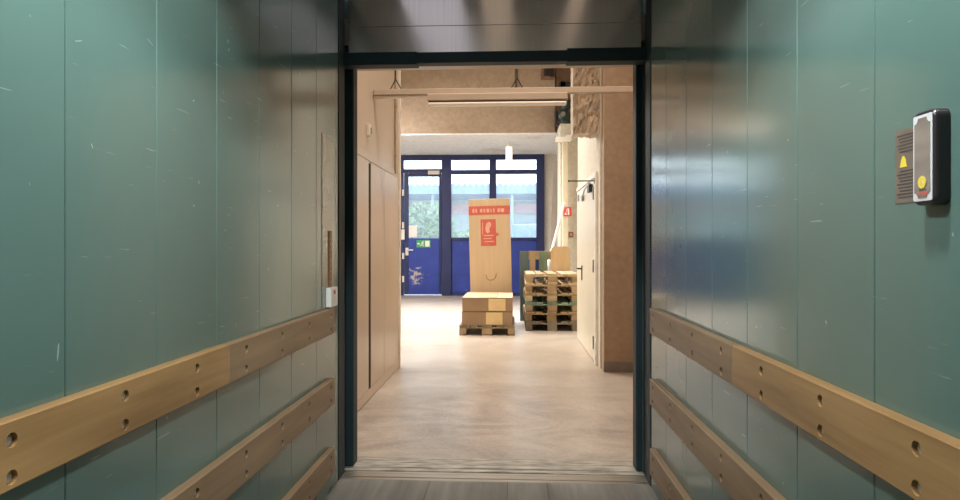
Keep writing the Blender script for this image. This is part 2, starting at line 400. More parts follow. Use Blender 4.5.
# wooden bumper rails with counterbored bolt holes
def holed_board(mb, X, out, y0, y1, z0, z1, th, holes, r=.0142, depth=.012, n=16):
    f = X+out*th                                       # front face
    def P(y, z, w=0): return (f-out*w, y, z)
    hs = sorted(holes); zs = sorted({h[1] for h in hs}); ys = sorted({h[0] for h in hs})
    yb = [y0]+[(a+b)/2 for a, b in zip(ys, ys[1:])]+[y1]
    zb = [z0+.003]+[(a+b)/2 for a, b in zip(zs, zs[1:])]+[z1-.003]
    yb[0] += .003; yb[-1] -= .003
    V = {}
    def vert(y, z, w):
        k = (round(y, 5), round(z, 5), round(w, 5))
        if k not in V: V[k] = mb.b.verts.new(P(y, z, w))
        return V[k]
    def face(*vs):
        try: mb.b.faces.new(vs)
        except ValueError: pass
    for i, hy in enumerate(ys):
        for j, hz in enumerate(zs):
            a, b, c, d = yb[i], yb[i+1], zb[j], zb[j+1]
            ring, outer, deep = [], [], []
            for k in range(n):
                t = 2*PI*(k+.5)/n; u, v = math.cos(t), math.sin(t)
                ring.append(vert(hy+r*u, hz+r*v, 0)); deep.append(vert(hy+r*u, hz+r*v, depth))
                # square the direction onto the cell outline
                q = (t % (2*PI))/(PI/2)-.5; sd = int(math.floor(q)) % 4; fr = q-math.floor(q)
                if sd == 0: outer.append((a+(b-a)*(1-fr), d))
                elif sd == 1: outer.append((a, d+(c-d)*fr))
                elif sd == 2: outer.append((a+(b-a)*fr, c))
                else: outer.append((b, c+(d-c)*fr))
            # corners
            ov = [vert(*p, 0) for p in outer]
            corner = {0: (b, d), 1: (a, d), 2: (a, c), 3: (b, c)}
            for k in range(n):
                k2 = (k+1) % n
                q1 = int(math.floor((2*PI*(k+.5)/n)/(PI/2)-.5)) % 4; q2 = int(math.floor((2*PI*(k2+.5)/n)/(PI/2)-.5)) % 4
                if q1 != q2:
                    cv = vert(*corner[q2], 0); face(ring[k], ov[k], cv, ov[k2], ring[k2])
                else: face(ring[k], ov[k], ov[k2], ring[k2])
                face(ring[k], ring[k2], deep[k2], deep[k])
            face(*deep)
    # rim bevel, sides and back
    e = .003
    loop0 = [(y0+e, z0+e, 0), (y1-e, z0+e, 0), (y1-e, z1-e, 0), (y0+e, z1-e, 0)]
    loop1 = [(y0, z0, e), (y1, z0, e), (y1, z1, e), (y0, z1, e)]
    loop2 = [(y0, z0, th), (y1, z0, th), (y1, z1, th), (y0, z1, th)]
    a = [vert(*p) for p in loop0]; b = [mb.b.verts.new(P(*p)) for p in loop1]; c = [mb.b.verts.new(P(*p)) for p in loop2]
    for p, q in ((a, b), (b, c)):
        for i in range(4): face(p[i], p[(i+1) % 4], q[(i+1) % 4], q[i])
    face(*c)
bolt_mesh = None
def bumper(side, z0, z1, word, joint, k):
    global bolt_mesh
    X, out = (XL, 1) if side < 0 else (XR, -1)
    X += out*.001
    yend = 3.30 if side < 0 else 3.365
    hy0 = .441 if side < 0 else .463
    stp = .349 if side < 0 else .353
    ys = [hy0+stp*i for i in range(9)]
    ys = [y for y in ys if y < yend-.02]
    if side < 0: ys[-1] = min(ys[-1], yend-.05)
    zz = (z1-.037, z1-.106)
    where = 'left' if side < 0 else 'right'
    root = thing('bumper_rail', '%s wooden bumper rail with paired bolt holes on the %s green wall' % (word, where), 'bumper rail', (X, 1.45, z0), 'wooden bumper rails on the lift walls')
    cuts = [-.4, joint, yend] if joint else [-.4, yend]
    for i, (a, b) in enumerate(zip(cuts, cuts[1:])):
        mb = MB()
        hs = [(y, z) for y in ys if a < y < b for z in zz]
        holed_board(mb, X, out, a+.0008, b-.0008, z0, z1, .030, hs)
        mb.build('board', 'rail_gold' if (joint and i == 0) else 'rail_grey', root)  # near part of a jointed rail golden, other boards greyer
    for y in ys:
        for z in zz:
            if bolt_mesh is None:
                mb = MB().cyl((0, 0, 0), (.005, 0, 0), .0085, 6).cyl((0, 0, 0), (.002, 0, 0), .0125, 14)
                o = mb.build('bolt', 'bolt', None, origin=(0, 0, 0)); bolt_mesh = o.data
                bpy.data.objects.remove(o)
            o = bpy.data.objects.new('bolt', bolt_mesh); C.objects.link(o); o.parent = root
            o.location = (out*(.0182), y-1.45, z-z0)
            o.rotation_euler = (random.random(), 0, 0 if out > 0 else PI)
for side, jt in ((-1, 2.05), (1, 2.12)):
    bumper(side, .838, .968, 'topmost', jt, 0)
    bumper(side, .468, .602, 'middle', None, 1)
    bumper(side, .106, .240, 'lowest', None, 2)

# control panel by the doorway, left
r = thing('control_panel', 'tall slim control panel with reddish strip and small white box beside left door post', 'control panel', (XL, 3.28, .97))
box('plate', 'grey_panel', (XL+.0005, XL+.0022, 3.175, 3.385, .975, 1.86), r, .0005)
box('edge_gap', 'frame', (XL+.0005, XL+.0012, 3.171, 3.175, .975, 1.86), r)
b_ = box('label_strip', 'redbrown', (XL+.0022, XL+.008, 3.285, 3.325, 1.06, 1.37), r, .001)
for k in range(9):
    box('print_line', 'pale_print', (XL+.008, XL+.0086, 3.291, 3.315-.006*(k % 3), 1.10+.028*k, 1.107+.028*k), b_)
sb = box('switch_box', 'white_plastic', (XL+.0022, XL+.030, 3.235, 3.36, .975, 1.075), r, .004, 2)
box('button', 'red_print', (XL+.030, XL+.034, 3.28, 3.31, 1.04, 1.06), sb, .002)

# call box and sticker, right
def rounded(w, h, r, n=6):
    pts = []
    for cx, cy, a0 in ((w/2-r, h/2-r, 0), (-w/2+r, h/2-r, PI/2), (-w/2+r, -h/2+r, PI), (w/2-r, -h/2+r, 1.5*PI)):
        for i in range(n+1):
            a = a0+PI/2*i/n; pts.append((cx+r*math.cos(a), cy+r*math.sin(a)))
    return pts
def wall_plate(mb, yc, zc, w, h, r, xo, xi, shrink=0):
    mb.prism(rounded(w, h, r), lambda u, v: (XR-xo, yc+u, zc+v), lambda u, v: (XR-xi, yc+u*(1-shrink), zc+v*(1-shrink*w/h)))
yc, zc = 1.1585, 1.4445
r = thing('call_box', 'black call box with bronze face and yellow bell button on right green wall', 'call box', (XR, yc, zc-.085))
mb = MB(); 
wall_plate(mb, yc, zc, .065, .166, .016, .0005, (.018))
for k_ in range(5):
    a0_, a1_ = PI/2*k_/5, PI/2*(k_+1)/5
    e0_, e1_ = .0055*(1-math.cos(a0_)), .0055*(1-math.cos(a1_))
    q0_ = rounded(.065-2*e0_, .166-2*e0_, .016-e0_); q1_ = rounded(.065-2*e1_, .166-2*e1_, .016-e1_)
    n_ = len(q0_); w0_, w1_ = (.018)+.0073*math.sin(a0_), (.018)+.0073*math.sin(a1_)
    mb.add([(XR-w0_, yc+u, zc+v) for u, v in q0_]+[(XR-w1_, yc+u, zc+v) for u, v in q1_], [(i, (i+1) % n_, n_+(i+1) % n_, n_+i) for i in range(n_)]+([tuple(range(n_, 2*n_))] if k_ == 4 else []))
bmesh.ops.remove_doubles(mb.b, verts=list(mb.b.verts), dist=.00005)
mb.build('housing', 'black', r)
fp = MB(); wall_plate(fp, yc+.0005, zc, .052, .151, .004, .0250, .0263)
fp = fp.build('silver_surround', 'silver', r)
# bronze face with scalloped corners
pts = []
w, h, q = .043, .141, .010
for cx, cy, a0 in ((w/2, h/2, 1.5*PI), (-w/2, h/2, 0), (-w/2, -h/2, PI/2), (w/2, -h/2, PI)):
    for i in range(7):
        a = a0-PI/2*i/6 if False else a0+PI/2*(1-i/6)+0
        a = a0-PI/2*0+(-PI/2)*(i/6)
        pts.append((cx+q*math.cos(a), cy+q*math.sin(a)))
pts = []
def arc(cx, cy, a, b):
    for i in range(7):
        t = a+(b-a)*i/6; pts.append((cx+q*math.cos(t), cy+q*math.sin(t)))
arc(w/2, h/2, 1.5*PI, PI); arc(-w/2, h/2, 0, -PI/2); arc(-w/2, -h/2, PI/2, 0); arc(w/2, -h/2, PI, PI/2)
mb = MB().prism(pts, lambda u, v: (XR-.0261, yc+.001+u, zc+v), lambda u, v: (XR-.0271, yc+.001+u, zc+v))
face = mb.build('bronze_face', 'bronze', r)
by, bz = yc+.000, zc-.043
bt = MB().cyl((XR-.0269, by, bz), (XR-.0283, by, bz), .0108, 24).build('bell_button', 'yellow', r)
MB().cyl((XR-.0269, by, bz), (XR-.0276, by, bz), .0122, 24).build('button_ring', 'bronze', bt)
bell = [(-.004, -.003), (-.003, -.001), (-.0025, .002), (-.001, .004), (.001, .004), (.0025, .002), (.003, -.001), (.004, -.003)]
MB().prism(bell, lambda u, v: (XR-.0282, by+u, bz+v), lambda u, v: (XR-.0286, by+u, bz+v)).build('bell_mark', 'tape', bt)
lg = MB()
for k in range(5): lg.box(XR-.0274, XR-.0270, yc-.014+.006*k, yc-.010+.006*k, zc-.066, zc-.060)
lg.build('legend', 'red_print', r)
lg = MB()
for k in range(4): lg.box(XR-.0274, XR-.0270, yc-.010+.005*k, yc-.007+.005*k, zc-.058, zc-.055)
lg.build('legend', 'sticker_text', r)
st = box('instruction_sticker', 'sticker', (XR-.0012, XR-.0002, 1.135, 1.283, 1.372, 1.512))
tag(st, 'brown notice plate with yellow bell icon behind the black call box', 'notice plate')
tx = MB(); z = 1.502; k = 0
while z > 1.38:
    if not 1.437 < z < 1.466:
        x1_ = 1.276-.004*(k % 3); tx.box(XR-.0016, XR-.0011, 1.19+.006*((k*5) % 4), x1_, z-.0026, z)
    z -= .0062; k += 1
tx.build('print_lines', 'sticker_text', st)
bc = (1.256, 1.450)
MB().prism([(-.011, -.010), (-.009, -.005), (-.007, .004), (-.002, .011), (.002, .011), (.007, .004), (.009, -.005), (.011, -.010)], lambda u, v: (XR-.0011, bc[0]+u, bc[1]+v), lambda u, v: (XR-.0018, bc[0]+u, bc[1]+v)).build('bell_icon', 'yellow', st)

# ------------------------------------------------------------------ hall shell
TOP = 5.3; YB = 16.65
struct('floor_hall', 'floor', (-6.2, 1.6, 3.875, YB+.1, -.06, 0), 'tan scuffed concrete floor of the hall', 'floor')
struct('ceiling_hall', 'hall_ceiling', (-6.2, 1.6, 3.85, YB+.2, TOP, TOP+.05), 'high ceiling of the hall', 'ceiling')
# landing wall around the lift doorway
lx0, lx1 = at(356.5, 0, 3.95).x, at(633.5, 0, 3.95).x
lz = at(480, 67, 3.9).z
ld = MB().box(-1.3, lx0, 3.79, 3.95, 0, TOP).box(lx1, 1.5, 3.79, 3.95, 0, TOP).box(lx0, lx1, 3.80, 3.95, lz, TOP).box(-1.0, .8, 3.645, 3.80, 2.46, 2.6).box(-1.3, -.988, 3.3, 3.795, -.1, CEIL).box(.778, 1.3, 3.3, 3.795, -.1, CEIL).box(-1.0, .8, 3.3, 3.88, -.12, -.06)  # trailing boxes are unseen blocks added to stop light leaking in
tag(ld.build('wall_landing', 'cream', origin=(0, 0, 0)), 'cream landing wall around the lift doorway', 'wall', None, 'structure')
# left passage wall with flush double door
wl = struct('wall_hall_left', 'cream', (-1.30, -1.20, 3.9, 6.75, 0, TOP), 'cream passage wall on the left of the hall', 'wall')
struct('baseboard_left', 'cream_door', (-1.2, -1.194, 3.95, 6.70, .004, .085), 'low cream skirting along the left passage wall', 'baseboard', .002)
dr = thing('door_1', 'flush cream double door in the left passage wall', 'door', (-1.2, 5.33, .09)); tag(dr, kind='structure')
box('door_leaf', 'cream_door', (-1.2, -1.194, 4.30, 5.285, .09, 2.0), dr, .002)
box('door_leaf', 'cream_door', (-1.2, -1.194, 5.375, 5.93, .09, 2.0), dr, .002)
box('door_gap', 'dark', (-1.2, -1.1985, 5.285, 5.375, .09, 1.985), dr)
box('door_leaf', 'cream_door', (-1.2, -1.194, 5.936, 6.66, .09, 2.0), dr, .002)
box('door_head', 'cream', (-1.2, -1.195, 4.26, 6.68, 2.004, 2.06), dr, .002)
cb = MB().box(-1.215, -1.18, 6.70, 6.757, 0, TOP, .003)
tag(cb.build('trim_6', 'white_trim', origin=(0, 0, 0)), 'pale corner bead at the end of the left passage wall', 'corner trim', None, 'structure')
struct('wall_hall_side', 'white_wall', (-6.2, -1.20, 6.72, 6.82, 0, TOP), 'pale wall turning left behind the passage', 'wall')
struct('wall_hall_far_left', 'white_wall', (-6.25, -6.15, 6.72, YB, 0, TOP), 'far left wall of the hall', 'wall')
p = at(367, 131, 5.25)
hk = thing('wall_hook', 'small cream box fixed high on the left passage wall above the flush door', 'wall box', (-1.2, 5.25, 2.20))
box('body', 'white_trim', (-1.2, -1.17, 5.225, 5.275, 2.20, 2.30), hk, .004)
box('clip', 'steel', (-1.17, -1.160, 5.245, 5.262, 2.215, 2.27), hk, .002)
cd = MB().cyl((-1.192, 6.49, 2.03), (-1.192, 6.49, 3.6), .012, 10)
for z in (2.2, 2.7): cd.box(-1.2, -1.178, 6.472, 6.508, z, z+.02)
tag(cd.build('wall_conduit', 'pillar'), 'thin brown conduit running up the left passage wall beside the corner', 'conduit')

# right side: pillar, door wall, far wall
struct('wall_passage_right', 'pillar', (1.30, 1.40, 3.9, 6.62, 0, TOP), 'right passage wall hidden beside the doorway', 'wall')
plx = at(604, 0, 6.61).x
struct('pillar', 'pillar', (plx, 1.38, 6.61, 6.80, 0, TOP), 'tan plastered pillar just beyond the right door post', 'pillar', .004)
struct('baseboard_pillar', 'greybase', (plx-.004, 1.30, 6.596, 6.61, 0, .105), 'grey skirting at the foot of the tan pillar', 'baseboard', .003)
XD = .928
struct('wall_hall_right', 'white_wall', (XD, 1.36, 6.80, 9.10, 0, TOP), 'white wall holding the white door on the right', 'wall')
struct('wall_hall_far_right', 'white_wall', (1.35, 1.45, 9.1, YB+.1, 0, TOP), 'far right wall of the hall', 'wall')
pr = struct('wall_pier', 'white_wall', (at(560, 0, 12.5).x, 1.36, 12.5, 13.2, 0, 3.67), 'white pier behind the pallet stack', 'wall', .01)
dr = thing('door_2', 'tall white door with black lever handle in right wall', 'door', (XD, 8.0, 0)); tag(dr, kind='structure')
box('door_leaf', 'white_door', (XD-.022, XD, 7.12, 8.98, .012, 2.035), dr, .004)
box('door_frame', 'white_trim', (XD-.03, XD, 6.97, 7.07, 0, 2.10), dr, .004)
box('door_frame', 'white_trim', (XD-.03, XD, 7.07, 8.98, 2.045, 2.10), dr, .004)
hx = XD-.022
hy = 8.32; hz = 1.29-24*hy/640+.02
hn = MB().box(hx-.012, hx, hy-.022, hy+.022, hz-.15, hz+.04, .003).cyl((hx-.012, hy, hz), (hx-.055, hy, hz), .011).cyl((hx-.055, hy-.012, hz), (hx-.055, hy+.14, hz), .010)
hn.build('lever_handle', 'black_metal', dr)
for z in (.16, 1.0, 1.80):
    MB().cyl((hx-.008, 7.085, z), (hx-.008, 7.085, z+.14), .016).box(hx-.004, hx+.002, 7.075, 7.16, z+.02, z+.12).build('hinge', 'steel', dr)
cl = box('door_closer', 'black_metal', (hx-.045, hx, 7.22, 7.42, 1.90, 1.985), dr, .008)
MB().cyl((hx-.03, 7.35, 1.995), (hx-.035, 7.75, 1.97), .008).box(hx-.04, hx-.01, 7.33, 7.37, 1.98, 2.01).cyl((hx-.035, 7.75, 1.97), (hx-.02, 8.15, 1.90), .010).box(hx-.03, hx, 8.1, 8.25, 1.86, 1.93, .004).build('closer_arm', 'steel', cl)
box('latch_plate', 'steel', (hx-.012, hx, 8.7, 8.88, 1.90, 1.985), dr, .003)
rod = MB().cyl((XD+.0, 7.03, 2.0), (at(569, 0, 7.03).x, 7.03, 2.0), .007).ball((at(569, 0, 7.03).x, 7.03, 2.0), .012).box(XD-.034, XD-.02, 7.01, 7.05, 1.97, 2.03)
rod.build('stay_rod', 'black_metal', dr)

# crinkled duct under the hall ceiling on the right
zd = at(590, 134, 6.85).z
xa = at(573, 0, 6.85).x
t = bmesh.new(); bmesh.ops.create_grid(t, x_segments=1, y_segments=1, size=.5); t.free()
mb = MB()
nx, nz = 16, 26
def duct_front():
    vs, fs = [], []
    rr = random.Random(3)
    for j in range(nz+1):
        for i in range(nx+1):
            u, v = i/nx, j/nz
            edge = min(u, 1-u, v)*8
            d = rr.uniform(-.025, .025)*min(1, .3+edge)
            vs.append((xa+(XD-xa)*u+rr.uniform(-.004, .004), 6.85+d, zd+1.0*v+(rr.uniform(-.01, .015) if j == 0 else 0)))
    for j in range(nz):
        for i in range(nx):
            a = j*(nx+1)+i; fs.append((a, a+1, a+nx+2, a+nx+1))
    return vs, fs
vs, fs = duct_front(); V_ = mb.add(vs, fs)
row = lambda j: [V_[j*(nx+1)+i] for i in range(nx+1)]
back = {}
def bk(v):
    if v not in back: back[v] = mb.b.verts.new((v.co.x, 7.12, v.co.z))
    return back[v]
border = row(0)+[V_[j*(nx+1)+nx] for j in range(1, nz+1)]+list(reversed(row(nz)))[1:]+[V_[j*(nx+1)] for j in range(nz-1, 0, -1)]
for a, b in zip(border, border[1:]+border[:1]): mb.b.faces.new((a, b, bk(b), bk(a)))
mb.b.faces.new([bk(v) for v in border])
dct = mb.build('wrapped_duct', 'foil')
tag(dct, 'duct in crinkled tan wrapping high on the right beside the pillar', 'duct')

# beam and soffit
xb = at(555, 0, 13.6).x
bm_ = struct('beam', 'beam', (-6.2, xb, 13.6, 14.0, 3.69, TOP), 'rough tan beam spanning the hall above the windows', 'beam')
struct('ceiling_soffit', 'soffit', (-6.2, 1.35, 13.6, YB, 3.66, 3.69), 'pale soffit with peeling paint above the windows', 'soffit')
# cable lines on the beam
for px, y0_, y1_, l in ((516, 66, 91, 'thin dark cable dropping down the tan beam'), ):
    a, b = at(px, y0_-20, 13.57), at(px, y1_, 13.57)
    tag(MB().cyl(a, b, .02, 8).box(a.x-.05, a.x+.05, 13.57, 13.6, b.z-.05, b.z+.05).build('drop_cable', 'ink'), l, 'cable')
a, b = at(541, 79, 13.5), at(555, 50, 13.5)
jb = thing('junction_box', 'dark open junction box at the top of the tan beam', 'junction box', ((a.x+b.x)/2, 13.5, a.z))
box('case', 'brown_panel', (a.x, b.x, 13.45, 13.6, a.z, b.z), jb, .01)
box('opening', 'black', (a.x+.06, b.x-.02, 13.44, 13.46, a.z+.05, a.z+.28), jb)
box('opening', 'black', (b.x-.12, b.x-.02, 13.43, 13.46, a.z+.02, a.z+.1), jb)
# shaft with valve gear right of the beam
a, b = at(556, 132, 13.62), at(575, 30, 13.62)
sh = thing('valve_shaft', 'brown recessed shaft with dark green valve gear right of the tan beam', 'valve gear', ((a.x+b.x)/2, 13.6, a.z))
box('back_panel', 'brown_panel', (a.x, b.x+.1, 13.62, 13.7, a.z, TOP), sh)
c = at(564, 116, 13.4)
g = MB().ball(c, .14, 1, .7, 1.1).ball(c+Vector((.05, 0, -.14)), .12, 1.1, .7, .6).cyl(c+Vector((0, 0, .1)), c+Vector((.1, 0, .32)), .07).cyl(c+Vector((.1, 0, .3)), c+Vector((.2, 0, .12)), .05)
g.build('valve_body', 'pump', sh, True)
MB().cyl(c+Vector((-.03, -.12, .02)), c+Vector((-.03, -.02, .02)), .05, 20).build('dial', 'plank', sh)
MB().tube([c+Vector((-.16, 0, .1)), c+Vector((-.17, 0, -.17)), c+Vector((.0, 0, -.25)), c+Vector((.16, 0, -.17)), c+Vector((.17, 0, .3))], .035).build('hose', 'black', sh)
e1 = at(560, 83, 13.4); e2 = at(575, 90, 13.4)
MB().box(e1.x, e2.x, 13.3, 13.62, e2.z+.05, e1.z, .01).box(e1.x, e1.x+.1, 13.3, 13.5, e2.z-.02, e1.z+.02).build('bracket', 'black_metal', sh)
# elbow and downpipe
a = at(566, 141, 12.3); b = at(566, 262, 12.3)
pp = thing('downpipe', 'cream square downpipe with top elbow in front of the white pier', 'pipe', (a.x, 12.3, 0))
box('pipe', 'cream_pipe', (at(562.5, 0, 12.3).x, at(568, 0, 12.3).x, 12.3, 12.42, 0.0, a.z), pp, .01)
e0, e1 = at(556, 142, 12.3), at(573, 135, 12.3)
MB().prism([(e0.x, e0.z), (e1.x-.06, e0.z), (e1.x, e0.z+.08), (e1.x, e1.z), (e1.x-.12, e1.z), (e1.x-.16, e0.z+.09), (e0.x, e0.z+.09)], lambda u, v: (u, 12.26, v), lambda u, v: (u, 12.44, v)).build('elbow', 'white_plastic', pp)

# support rail with batten light across the passage
z1_, z0_ = at(500, 88.2, 5.5).z, at(500, 94, 5.5).z
rl = thing('support_rail', 'tan support rail crossing the passage under the hall ceiling', 'rail', (0, 5.5, z0_))
MB().box(-1.195, 1.295, 5.48, 5.535, z0_, z1_, .004).box(-1.195, 1.295, 5.47, 5.48, z0_, z0_+.012).build('channel', 'trunk', rl)
for px in (395.5, 517):
    x = at(px, 0, 5.5).x
    MB().cyl((x, 5.51, z1_+.09), (x, 5.51, TOP), .006, 8).tube([(x-.05, 5.51, z1_), (x, 5.51, z1_+.09), (x+.05, 5.51, z1_)], .005, 8).build('hanger', 'black_metal', rl)
MB().prism([(-1.195, z0_-.004), (at(428, 0, 5.47).x, z0_), (at(428, 0, 5.47).x, z0_-.008), (-1.195, z0_-.035)], lambda u, v: (u, 5.49, v), lambda u, v: (u, 5.53, v)).build('pale_wedge', 'white_trim', rl)  # pale tapering strip under the left end of the rail
xa_, xb_ = at(427, 0, 5.45).x, at(568, 0, 5.45).x
bt = thing('batten_light', 'long pale batten light hung under the tan support rail', 'light', ((xa_+xb_)/2, 5.49, z0_-.11))
box('body', 'trunk', (xa_, xb_, 5.45, 5.55, z0_-.062, z0_-.0005), bt, .006)
box('diffuser', 'tube', (xa_+.01, xb_-.01, 5.455, 5.545, z0_-.098, z0_-.074), bt, .008, 2)
box('shadow_gap', 'ink', (xa_+.012, xb_-.012, 5.462, 5.538, z0_-.072, z0_-.062), bt)

# pendant tube lamp near the windows
a, b = at(509, 145, 14.6), at(509, 160, 14.6)
pn = thing('pendant_lamp', 'small glowing pendant lamp hanging in front of the far windows', 'lamp', (a.x, 14.6, b.z))
MB().cyl((a.x, 14.6, b.z), (a.x, 14.6, a.z-.05), .075, 18).build('lamp_shade', 'pendant', pn, False)
MB().cyl((a.x, 14.6, a.z-.05), (a.x, 14.6, a.z+.02), .08, 18, .03).cyl((a.x, 14.6, a.z), (a.x, 14.6, 3.66), .012, 8).build('stem', 'white_trim', pn)

# ------------------------------------------------------------------ glazed front
bw = MB().box(.832, 1.45, YB, YB+.2, 0, TOP).box(-6.2, .832, YB, YB+.2, 3.67, TOP)
tag(bw.build('wall_hall_back', 'back_wall', origin=(0, 0, 0)), 'pale wall beside and above the blue glazed front', 'wall', None, 'structure')
def bar(mb, x0, x1, z0, z1, d=.05): mb.box(x0, x1, YB-d, YB+.06, z0, z1, .006)
ZT, ZM0, ZM1, ZK = 3.67, 3.16, 3.27, 1.49
fr = thing('window_1', 'blue glazed front with two tall bays beside the blue door', 'window', (-.4, YB, 0)); tag(fr, kind='structure')
mb = MB()
bar(mb, .63, .835, 0, ZT, .09); bar(mb, -.585, -.41, 0, ZT, .07); bar(mb, -1.83, -1.58, 0, ZT, .09)
bar(mb, -6.15, .83, 3.53, ZT, .08); bar(mb, -1.58, .63, ZM0, ZM1)
bar(mb, -1.58, .63, 0, .08); bar(mb, -1.58, .63, ZK-.06, ZK+.02)
mb.build('window_frame', 'blue_frame', fr)
for x0, x1 in ((-1.58, -.585), (-.41, .63)):
    box('kick_panel', 'blue', (x0, x1, YB-.02, YB+.03, .06, ZK-.02), fr, .004)
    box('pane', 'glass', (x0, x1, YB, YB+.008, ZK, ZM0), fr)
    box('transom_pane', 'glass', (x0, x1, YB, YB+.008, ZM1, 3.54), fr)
# hidden bays to the left
fr = thing('window_2', 'further glazed bays hidden to the left of the blue door', 'window', (-4.5, YB, 0)); tag(fr, kind='structure')
mb = MB(); bar(mb, -6.15, -5.95, 0, ZT); bar(mb, -4.6, -4.4, 0, ZT); bar(mb, -6, -2.94, ZM0, ZM1); bar(mb, -6, -2.94, ZK-.06, ZK+.02)
mb.build('window_frame', 'blue_frame', fr)
for x0, x1 in ((-5.95, -4.6), (-4.4, -2.95)):
    box('kick_panel', 'blue', (x0, x1, YB-.02, YB+.03, 0, ZK-.02), fr)
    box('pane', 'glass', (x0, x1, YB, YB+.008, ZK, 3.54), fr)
# the blue door
dr = thing('door_3', 'scuffed blue door with tall glass pane and green exit sign on it', 'door', (-2.3, YB, 0)); tag(dr, kind='structure')
mb = MB(); bar(mb, -2.96, -2.83, 0, ZT, .09); bar(mb, -2.84, -1.82, 3.20, 3.30, .06)
mb.build('door_frame', 'blue_frame', dr)
MB().box(-2.815, -2.70, YB-.045, YB+.02, .03, 3.19, .005).box(-1.90, -1.84, YB-.045, YB+.02, .03, 3.19, .005).box(-2.70, -1.90, YB-.045, YB+.02, 3.10, 3.19, .005).build('door_stile', 'blue_frame', dr)
box('door_panel', 'blue', (-2.70, -1.90, YB-.04, YB+.02, .03, ZK), dr, .005)
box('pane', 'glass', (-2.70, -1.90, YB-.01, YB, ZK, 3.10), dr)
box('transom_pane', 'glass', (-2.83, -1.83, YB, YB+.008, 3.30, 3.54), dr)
box('door_closer', 'white_plastic', (-2.18, -1.88, YB-.12, YB-.045, 3.15, 3.25), dr, .01)
p = at(407, 250, YB-.05)
MB().box(p.x-.04, p.x+.04, YB-.06, YB-.045, p.z-.14, p.z+.06, .004).cyl((p.x, YB-.06, p.z), (p.x, YB-.12, p.z), .015).cyl((p.x-.01, YB-.12, p.z), (p.x+.17, YB-.12, p.z), .018).build('lever_handle', 'white_plastic', dr)
for z in (.35, .95, 1.75, 2.6):
    MB().cyl((-2.835, YB-.075, z), (-2.835, YB-.075, z+.16), .03).build('hinge', 'white_plastic', dr)
lk = at(402, 234, YB-.1); box('lock_case', 'white_plastic', (-2.88, -2.79, YB-.12, YB-.09, 1.45, 1.72), dr, .006)
# exit sign
a, b = at(416.5, 240, YB-.05), at(430.5, 247.5, YB-.05)
es = box('exit_sign', 'green_sign', (a.x, b.x, YB-.052, YB-.045, b.z, a.z), None, .002)
tag(es, 'green emergency exit sign with running figure on the blue door', 'sign')
w_, h_ = b.x-a.x, a.z-b.z
yy = YB-.052
fg = MB()
X = lambda u: a.x+w_*u
Z = lambda v: b.z+h_*v
fg.box(X(.62), X(.93), yy-.003, yy, Z(.12), Z(.88))
fg.ball((X(.47), yy, Z(.78)), h_*.08, 1, .3, 1)
for (u0, v0, u1, v1, r_) in ((.45, .68, .40, .42, .012), (.40, .42, .50, .28, .010), (.50, .28, .46, .12, .009), (.40, .42, .32, .26, .010), (.32, .26, .24, .24, .009), (.44, .64, .54, .52, .008), (.44, .64, .33, .58, .008)):
    fg.cyl((X(u0), yy-.001, Z(v0)), (X(u1), yy-.001, Z(v1)), r_, 8)
fg.prism([(.05, .5), (.13, .72), (.13, .58), (.24, .58), (.24, .42), (.13, .42), (.13, .28)], lambda u, v: (X(u), yy, Z(v)), lambda u, v: (X(u), yy-.003, Z(v)))
fg.build('pictogram', 'white_sign', es)
# paper on the glass
a, b = at(408.5, 225.5, YB-.012), at(417, 237, YB-.012)
tag(box('notice_sheet', 'paper', (a.x, b.x, YB-.016, YB-.0105, b.z, a.z)), 'white paper notice at the lower left of the blue door glass', 'notice')

# ------------------------------------------------------------------ pallets and cartons
def pallet(loc, label, group, mats=('pal', 'pal_x', 'pal_block', 'pal'), rz=0, rx=0, seed=0, over=None):
    """EUR size 0.8 x 1.2 x 0.144; origin at the centre of the base; deck boards run along y"""
    root = thing('pallet', label, 'pallet', loc, group); root['local'] = 1
    root.rotation_euler = (rx, 0, rz)
    rr = random.Random(seed); j = lambda: rr.uniform(-.004, .004)
    xs = (-.3275, -.1875, 0, .1875, .3275); ws = (.145, .1, .145, .1, .145)
    for i, (x, w) in enumerate(zip(xs, ws)):
        e = j(); mt = mats[0] if not over or i not in over else over[i]
        box('deck_board', mt, (x-w/2, x+w/2, -.6+e, .6+e, .122, .144), root, .0015)
    for y in (-.5275, 0, .5275):
        box('cross_board', mats[1], (-.4+j(), .4+j(), y-.0725, y+.0725, .1, .122), root, .0015)
    for x, w in ((-.35, .1), (0, .145), (.35, .1)):
        for y in (-.5275, 0, .5275):
            box('block', mats[2], (x-w/2+j()*.5, x+w/2, y-.0725+j(), y+.0725, .022, .1), root, .002)
        box('bottom_board', mats[3], (x-w/2, x+w/2, -.6+j(), .6, 0, .022), root, .0015)
    del root['local']
    return root
px0, px1 = at(460, 335.5, 9.215).x, at(514, 335.5, 9.215).x
pcx = (px0+px1)/2
pallet((pcx, 9.215+.6, 0), 'weathered pallet carrying two flat brown cartons', None, ('pal_dark', 'pal_dark', 'pal_block', 'pal_dark'), 0, 0, 5)
